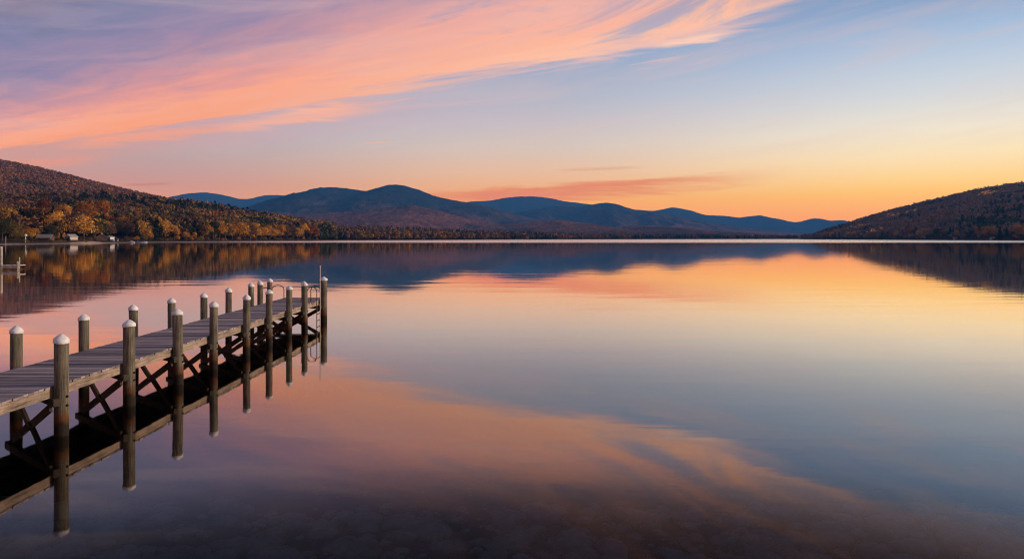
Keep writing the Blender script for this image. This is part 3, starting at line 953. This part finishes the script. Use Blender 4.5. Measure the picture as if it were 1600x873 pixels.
# ------------------------------------------------------------------ houses, boats, poles on the shore
def house(px, off, w, d, wall_h, roof_h, wallm, roofm, label, rz=0.0, chimney=False, gable_front=True, zadd=0.0):
    Y = float(d0(np.array(float(px)))) + off
    X = (px - 800) / F * Y
    z = float(ground_z(np.array(float(px)), np.array(Y))) + zadd
    r = empty('house', (X, Y, z), rz, label, 'house', 'houses on the lake shore')
    bm = bmesh.new()
    hw, hd = w / 2, d / 2
    prof = [(-hw, -1.5), (hw, -1.5), (hw, wall_h), (0, wall_h + roof_h), (-hw, wall_h)] if gable_front else None
    if gable_front:
        a = [bm.verts.new((x, -hd, zz)) for x, zz in prof]; b = [bm.verts.new((x, hd, zz)) for x, zz in prof]
    else:
        prof = [(-hd, -1.5), (hd, -1.5), (hd, wall_h), (0, wall_h + roof_h), (-hd, wall_h)]
        a = [bm.verts.new((-hw, y_, zz)) for y_, zz in prof]; b = [bm.verts.new((hw, y_, zz)) for y_, zz in prof]
    bm.faces.new(a); bm.faces.new(b[::-1])
    for i in range(5):
        j = (i + 1) % 5
        bm.faces.new((a[i], b[i], b[j], a[j]))
    bmesh.ops.recalc_face_normals(bm, faces=bm.faces[:])
    obj('wall', bm, wallm, r)
    bm = bmesh.new(); e = 0.5; th = 0.18
    span, ln = (hw, hd) if gable_front else (hd, hw)
    for s in (-1, 1):
        dx = span + e; dz = roof_h * e / span
        pts = [(s * dx, wall_h - dz), (0, wall_h + roof_h + 0.01), (0, wall_h + roof_h + th), (s * dx, wall_h - dz + th)]
        def mk(l): return [bm.verts.new((u, l, zz + 0.02) if gable_front else (l, u, zz + 0.02)) for u, zz in pts]
        p, q_ = mk(-ln - e), mk(ln + e)
        bm.faces.new(p); bm.faces.new(q_[::-1])
        for i in range(4):
            j = (i + 1) % 4
            bm.faces.new((p[i], q_[i], q_[j], p[j]))
    bmesh.ops.recalc_face_normals(bm, faces=bm.faces[:])
    rf = obj('roof', bm, roofm, r)
    if chimney:
        bm = bmesh.new(); add_box(bm, (-0.5, 0.4, wall_h + roof_h * 0.3), (0.5, 1.4, wall_h + roof_h + 1.3)); obj('chimney', bm, M['stone'], rf)
    for i, wx in enumerate((-0.28, 0.28)):
        bm = bmesh.new(); add_box(bm, (wx * w - 0.6, -hd - 0.05, 1.0), (wx * w + 0.6, -hd + 0.05, 2.3)); obj('window', bm, M['glass'], r)
    bm = bmesh.new(); add_box(bm, (-0.5, -hd - 0.06, 0), (0.5, -hd + 0.05, 2.1)); obj('door', bm, M['door'], r)
    return r


house(71, 46, 9.5, 7, 2.2, 2.4, M['brownwall'], M['paleroof'], 'low brown cottage with a pale roof in front of the dark evergreen', 0.15, False, False)
house(111, 58, 6.0, 7, 2.6, 1.8, M['offwhite'], M['paleroof'], 'small white house behind the lawn, between two golden trees', -0.3)
house(159, 46, 8.0, 9, 2.4, 2.6, M['brownwall'], M['paleroof'], 'brown gabled house with pale roof beside the bright white annex', 0.5, True)
house(172, 40, 4.6, 5, 3.0, 0.8, M['white'], M['paleroof'], 'bright white flat looking annex beside the gabled house above the beach', -0.2)
house(182.5, 22, 2.2, 2.2, 1.9, 0.6, M['white'], M['paleroof'], 'tiny white shed by the water between the annex and the boats', 0.1)
house(1493, 16, 6.5, 6, 3.0, 1.6, M['offwhite'], M['roof'], 'white boathouse in the trees of the right shore, farther left one', 0.1)
house(1551, 16, 7.0, 7, 3.2, 1.8, M['offwhite'], M['roof'], 'white boathouse in the trees of the right shore, nearer the right edge', -0.1)


def boat(px, dy, L, label, rz, canvas):
    Y = float(d0(np.array(float(px)))) - dy
    r = empty('boat', ((px - 800) / F * Y, Y, 0), rz, label, 'boat', 'boats moored at the left shore')
    bm = bmesh.new(); secs = []
    for i in range(9):
        u = i / 8; x = (u - 0.5) * L
        hwid = 0.95 * min(1, (1 - u) * 2.4 + 0.02) ** 0.6
        sh = 0.75 + 0.35 * u ** 2
        secs.append([bm.verts.new(p) for p in ((x, -hwid, sh), (x, -hwid * 0.8, 0.1), (x, 0, -0.25 + 0.3 * u ** 3), (x, hwid * 0.8, 0.1), (x, hwid, sh))])
    for a, b in zip(secs, secs[1:]):
        for k in range(4): bm.faces.new((a[k], b[k], b[k + 1], a[k + 1]))
        bm.faces.new((a[4], b[4], b[0], a[0]))
    bm.faces.new(secs[0]); bmesh.ops.recalc_face_normals(bm, faces=bm.faces[:])
    obj('hull', bm, M['boathull'], r)
    bm = bmesh.new()
    vs = add_box(bm, (-L * 0.12, -0.7, 0.8), (L * 0.16, 0.7, 1.55))
    for v in vs:
        if v.co.z > 1.2: v.co.x = v.co.x * 0.6; v.co.y *= 0.8
    obj('cover', bm, canvas, r)
    return r


boat(205, 5, 6.5, 'white motorboat with pale cover moored at the shore, left one of three', 0.2, M['boathull'])
boat(214, 6, 6.0, 'white motorboat with blue canvas cover in the middle of three', -0.3, M['boatblue'])
boat(225, 6, 5.5, 'white motorboat with blue canvas cover, right one of three', 0.35, M['boatblue'])

Y = float(d0(np.array(40.0))) + 12
r = empty('lamp_post', ((40 - 800) / F * Y, Y, float(ground_z(np.array(40.0), np.array(Y)))), 0, 'pale lamp post with a rounded head at the left shore before the trees', 'lamp post')
bm = bmesh.new(); add_lathe(bm, [(0.0001, -1), (0.28, -1), (0.24, 4.2), (0, 4.25)], 10); obj('post', bm, M['white'], r)
bm = bmesh.new(); add_lathe(bm, [(0.0001, 4.25), (0.7, 4.3), (0.95, 4.9), (0.75, 5.5), (0, 5.8)], 12); obj('lamp_head', bm, M['white'], r, True)
Y = float(d0(np.array(9.0))) - 1
bm = bmesh.new(); add_lathe(bm, [(0.0001, -2), (0.16, -2), (0.13, 5.2), (0, 5.25)], 10)
add_box(bm, (-0.35, -0.08, 4.3), (0.35, 0.08, 4.5))
po = obj('marker_pole', bm, M['palebark'], None); po.location = ((9 - 800) / F * Y, Y, 0)
tag(po, 'thin pale pole with a short crossbar at the left shore edge', 'pole')

# ------------------------------------------------------------------ air
m, t = new_mat('haze_air')
vol = t.n('ShaderNodeVolumePrincipled')
vol.inputs['Color'].default_value = (0.10, 0.40, 1.0, 1)
vol.inputs['Density'].default_value = HAZE
vol.inputs['Anisotropy'].default_value = 0.0
o = t.n('ShaderNodeOutputMaterial'); t.t.links.new(vol.outputs[0], o.inputs['Volume'])
bm = bmesh.new(); add_box(bm, (-HFAR, -120, -11), (HFAR, HFAR, HTOP))
hz = obj('haze', bm, m); hz['kind'] = 'stuff'

# ------------------------------------------------------------------ sky
SUN_AZ, SUN_EL = 84.0, 13.0
w = bpy.data.worlds.new('World'); SC.world = w; w.use_nodes = True
t = NT(w.node_tree)
D = coords(t)['Generated']
nrm = t.n('ShaderNodeVectorMath', operation='NORMALIZE'); t.set(nrm.inputs[0], D)
dx, dy, dz = t.sep(nrm.outputs[0])
hor = t.m('SQRT', t.m('MAXIMUM', t.add(t.mul(dx, dx), t.mul(dy, dy)), 1e-6))
te = t.div(dz, hor)                                        # tangent of the elevation
az = t.m('ARCTAN2', dx, dy)
E = t.step(te, 0.0, 0.8, 'LINEAR')


def S(y, x): return max(0.0, (HZ - y) / math.hypot(F, x - 800) / 0.8)


left = t.ramp(E, [(0.0, srgb(226, 140, 112)), (S(312, 300), srgb(218, 150, 132)), (S(285, 300), srgb(202, 150, 145)), (S(240, 300), srgb(184, 161, 164)), (S(200, 300), srgb(178, 166, 182)), (S(100, 300), srgb(136, 146, 188)), (0.45, srgb(96, 108, 148)), (0.6, srgb(70, 84, 124)), (1.0, srgb(56, 72, 120))], 'LINEAR')
mid = t.ramp(E, [(0.0, srgb(248, 150, 80)), (S(335, 800), srgb(248, 160, 92)), (S(302, 800), srgb(240, 172, 126)), (S(268, 800), srgb(230, 186, 158)), (S(230, 800), srgb(212, 193, 184)), (S(190, 800), srgb(198, 187, 194)), (S(150, 800), srgb(176, 180, 197)), (S(100, 800), srgb(152, 167, 196)), (S(30, 800), srgb(124, 150, 192)), (0.58, srgb(66, 84, 124)), (1.0, srgb(46, 62, 104))], 'LINEAR')
right = t.ramp(E, [(0.0, srgb(246, 150, 70)), (S(338, 1450), srgb(252, 166, 80)), (S(312, 1450), srgb(255, 184, 98)), (S(282, 1450), srgb(255, 208, 138)), (S(240, 1450), srgb(252, 226, 182)), (S(200, 1450), srgb(240, 228, 208)), (S(150, 1450), srgb(214, 216, 218)), (S(100, 1450), srgb(192, 204, 220)), (S(50, 1450), srgb(166, 188, 216)), (S(0, 1450), srgb(140, 165, 200)), (0.58, srgb(84, 100, 134)), (1.0, srgb(48, 62, 98))], 'LINEAR')
base = t.mix(t.step(az, -0.50, 0.02), left, mid)
base = t.mix(t.step(az, -0.02, 0.58), base, right)
back = t.step(t.m('ABSOLUTE', az), 1.3, 2.6)
base = t.mix(t.mul(back, 0.75), base, t.ramp(E, [(0, srgb(150, 130, 150)), (0.3, srgb(112, 116, 152)), (1.0, srgb(66, 84, 134))], 'LINEAR'))

# the lit cloud band, laid out on a flat cloud sheet overhead
zz = t.m('MAXIMUM', dz, 0.004)
u_, v_ = t.div(dx, zz), t.div(dy, zz)
al = t.add(t.mul(u_, -0.827), t.mul(v_, 0.562))            # along the band
s0_ = t.div(t.sub(t.sub(4.42, t.mul(u_, 0.66)), v_), 1.2)
s = t.sub(s0_, t.step(al, 1.7, 0.3, 'SMOOTHSTEP', 0.0, 0.5))      # across it, growing towards the viewer
n1 = t.noise(t.xyz(t.mul(al, 0.42), t.mul(s, 1.1), 0.3), 1.0, 5, 0.55, 0.5)
n2 = t.noise(t.xyz(t.mul(al, 0.75), t.mul(s, 4.2), 4.7), 1.0, 6, 0.6, 0.8)
n3 = t.noise(t.xyz(t.mul(al, 1.3), t.mul(s, 9.0), 9.1), 1.0, 5, 0.6, 0.4)
n4 = t.noise(t.xyz(t.mul(al, 0.9), t.add(t.mul(s, 2.2), t.mul(al, 0.35)), 15.3), 1.0, 6, 0.62, 1.1)
sw = t.add(s, t.add(t.mul(t.sub(n1, 0.5), 0.6), t.add(t.mul(t.sub(n2, 0.5), 0.55), t.mul(t.sub(n3, 0.5), 0.22))))
alpha = t.step(sw, 0.0, 0.24)
pat = t.step(t.add(al, t.mul(t.sub(n4, 0.5), 5.0)), 0.6, 1.9, 'SMOOTHSTEP', 0.30, 1.0)
alpha = t.mul(alpha, pat)
wisp = t.mul(t.mul(t.step(n3, 0.48, 0.66), t.step(n4, 0.40, 0.60)), t.mul(t.mul(t.step(sw, -0.55, -0.05), 0.6), t.step(al, 0.9, 1.7)))
alpha = t.m('MAXIMUM', alpha, wisp)
thin = t.step(t.add(s, t.mul(t.sub(n2, 0.5), 1.0)), 1.8, 3.2, 'SMOOTHSTEP', 1.0, 0.6)
alpha = t.mul(t.mul(alpha, thin), t.step(te, 0.03, 0.10))
tone = t.add(s, t.add(t.mul(t.sub(n1, 0.5), 0.7), t.add(t.mul(t.sub(n2, 0.5), 0.75), t.add(t.mul(t.sub(n3, 0.5), 0.3), t.mul(t.sub(n4, 0.5), 0.72)))))
tone = t.step(tone, 0.05, 2.85, 'LINEAR')
cl_l = t.ramp(tone, [(0.0, srgb(238, 158, 136)), (0.07, srgb(248, 160, 126)), (0.20, srgb(248, 166, 138)), (0.32, srgb(228, 154, 148)), (0.46, srgb(190, 144, 160)), (0.60, srgb(152, 134, 166)), (0.76, srgb(124, 126, 162)), (1.0, srgb(70, 82, 112))], 'LINEAR')
cl_r = t.ramp(tone, [(0.0, srgb(244, 190, 174)), (0.08, srgb(254, 193, 164)), (0.22, srgb(254, 182, 154)), (0.34, srgb(244, 178, 164)), (0.48, srgb(208, 162, 168)), (0.62, srgb(160, 146, 172)), (0.78, srgb(118, 124, 158)), (1.0, srgb(66, 76, 106))], 'LINEAR')
cloud = t.mix(t.step(az, -0.45, 0.15), cl_l, cl_r)
sky = t.mix(alpha, base, cloud)
# thin bars of cloud low over the hills
lown = t.noise(t.xyz(t.mul(az, 6.0), t.mul(te, 75), 2.2), 1.0, 6, 0.65, 0.5)


def bar(x0, y0, x1, y1, th, col, amt):
    a0, a1 = math.atan2(x0 - 800, F), math.atan2(x1 - 800, F)
    t0, t1 = (HZ - y0) / math.hypot(F, x0 - 800), (HZ - y1) / math.hypot(F, x1 - 800)
    k = (t1 - t0) / (a1 - a0)
    line = t.add(t0, t.mul(t.sub(az, a0), k))
    d_ = t.m('ABSOLUTE', t.sub(t.add(te, t.mul(t.sub(lown, 0.5), th * 3.2)), line))
    f = t.mul(t.step(d_, th, 0.0), t.mul(t.step(az, a0, a0 + (a1 - a0) * 0.3), t.step(az, a1, a1 - (a1 - a0) * 0.4)))
    return t.mul(f, amt), col


# faint uneven haze in the clear part of the sky
hz1 = t.noise(t.xyz(t.mul(az, 3.0), t.add(t.mul(te, 26), t.mul(az, -4.0)), 31.0), 1.0, 6, 0.6, 0.8)
sky = t.mix(t.mul(t.mul(t.step(hz1, 0.42, 0.72), 0.26), t.step(te, 0.07, 0.15)), sky, srgb(226, 190, 182))
# a broad rosy veil below the lit edge of the cloud, and torn wisps at its rim
veil = t.mul(t.mul(t.step(s, -1.7, 0.1), t.step(al, 1.9, 5.0)), t.step(n4, 0.25, 0.75, 'LINEAR', 0.25, 0.75))
sky = t.mix(t.mul(veil, t.sub(1.0, alpha)), sky, t.mix(t.step(az, -0.6, -0.1), srgb(222, 148, 136), srgb(204, 172, 178)))
for b in (bar(560, 316, 1260, 269, 0.0150, srgb(226, 132, 102), 0.9), bar(860, 268, 1020, 262, 0.0040, srgb(220, 160, 130), 0.6),
          bar(180, 290, 280, 285, 0.003, srgb(196, 120, 116), 0.6), bar(560, 225, 620, 223, 0.0022, srgb(236, 178, 150), 0.6), bar(330, 318, 760, 300, 0.004, srgb(226, 132, 112), 0.5),
          bar(300, 206, 640, 156, 0.0130, srgb(250, 176, 150), 0.75), bar(60, 226, 420, 196, 0.010, srgb(250, 160, 128), 0.7), bar(-60, 262, 190, 244, 0.010, srgb(232, 150, 128), 0.6),
          bar(860, 92, 1270, 12, 0.0170, srgb(246, 190, 172), 0.75), bar(1010, 72, 1170, 48, 0.0075, srgb(255, 206, 182), 0.9), bar(420, 178, 560, 168, 0.006, srgb(255, 182, 150), 0.6)):
    sky = t.mix(b[0], sky, b[1])
# low down the sky shines through more air, so it has to be stronger there
AIR = (0.055, 0.125, 0.27)
L_ = t.m('MINIMUM', t.div(HFAR, t.m('MAXIMUM', dy, 0.7)), t.div(HTOP - H, t.m('MAXIMUM', te, 0.005)))
T_ = t.m('EXPONENT', t.mul(L_, -HAZE))
sc = t.n('ShaderNodeSeparateColor'); t.set(sc.inputs[0], sky)
ch = [t.m('MAXIMUM', t.div(t.sub(c_, t.mul(t.sub(1.0, T_), a_)), T_), 0.004) for c_, a_ in zip(sc.outputs, AIR)]
cc = t.n('ShaderNodeCombineColor')
for k_ in range(3): t.set(cc.inputs[k_], ch[k_])
gain = t.n('ShaderNodeBackground'); t.t.links.new(cc.outputs[0], gain.inputs[0]); gain.inputs[1].default_value = 1.0
nish = t.n('ShaderNodeTexSky', sky_type='NISHITA', sun_disc=False)
nish.sun_elevation = math.radians(SUN_EL); nish.sun_rotation = math.radians(SUN_AZ)
bg2 = t.n('ShaderNodeBackground'); t.t.links.new(nish.outputs[0], bg2.inputs[0]); bg2.inputs[1].default_value = 0.004
ads = t.n('ShaderNodeAddShader'); t.t.links.new(gain.outputs[0], ads.inputs[0]); t.t.links.new(bg2.outputs[0], ads.inputs[1])
o = t.n('ShaderNodeOutputWorld'); t.t.links.new(ads.outputs[0], o.inputs[0])
w.cycles.sampling_method = 'MANUAL'; w.cycles.sample_map_resolution = 512

# low evening sun from the right, softened by thin cloud
ld = bpy.data.lights.new('sun', 'SUN'); ld.energy = 3.8; ld.angle = math.radians(8); ld.color = (1.0, 0.77, 0.56)
lo = bpy.data.objects.new('sun', ld); C.objects.link(lo)
a, e = math.radians(SUN_AZ), math.radians(SUN_EL)
sv_ = Vector((math.sin(a) * math.cos(e), math.cos(a) * math.cos(e), math.sin(e)))
lo.rotation_euler = sv_.to_track_quat('Z', 'Y').to_euler()
lo.location = (40, 10, 30)

# ------------------------------------------------------------------ camera and render
cd = bpy.data.cameras.new('camera'); cam = bpy.data.objects.new('camera', cd); C.objects.link(cam)
cam.location = (0, 0, H); cam.rotation_euler = (math.radians(90), 0, 0)
cd.sensor_width = 36.0; cd.lens = F / 1600 * 36.0; cd.shift_y = -(436.5 - HZ) / 1600
cd.clip_start = 0.1; cd.clip_end = 60000
SC.camera = cam
SC.view_settings.view_transform = 'Standard'; SC.view_settings.look = 'None'
SC.view_settings.exposure = 0.0; SC.view_settings.gamma = 1.0; SC.view_settings.use_curve_mapping = False
SC.render.engine = 'CYCLES'
cy = SC.cycles
cy.use_denoising = True; cy.max_bounces = 7; cy.diffuse_bounces = 2; cy.glossy_bounces = 3; cy.transparent_max_bounces = 8; cy.volume_bounces = 0
cy.caustics_reflective = False; cy.caustics_refractive = False
cy.sample_clamp_indirect = 6
cy.filter_width = 1.1
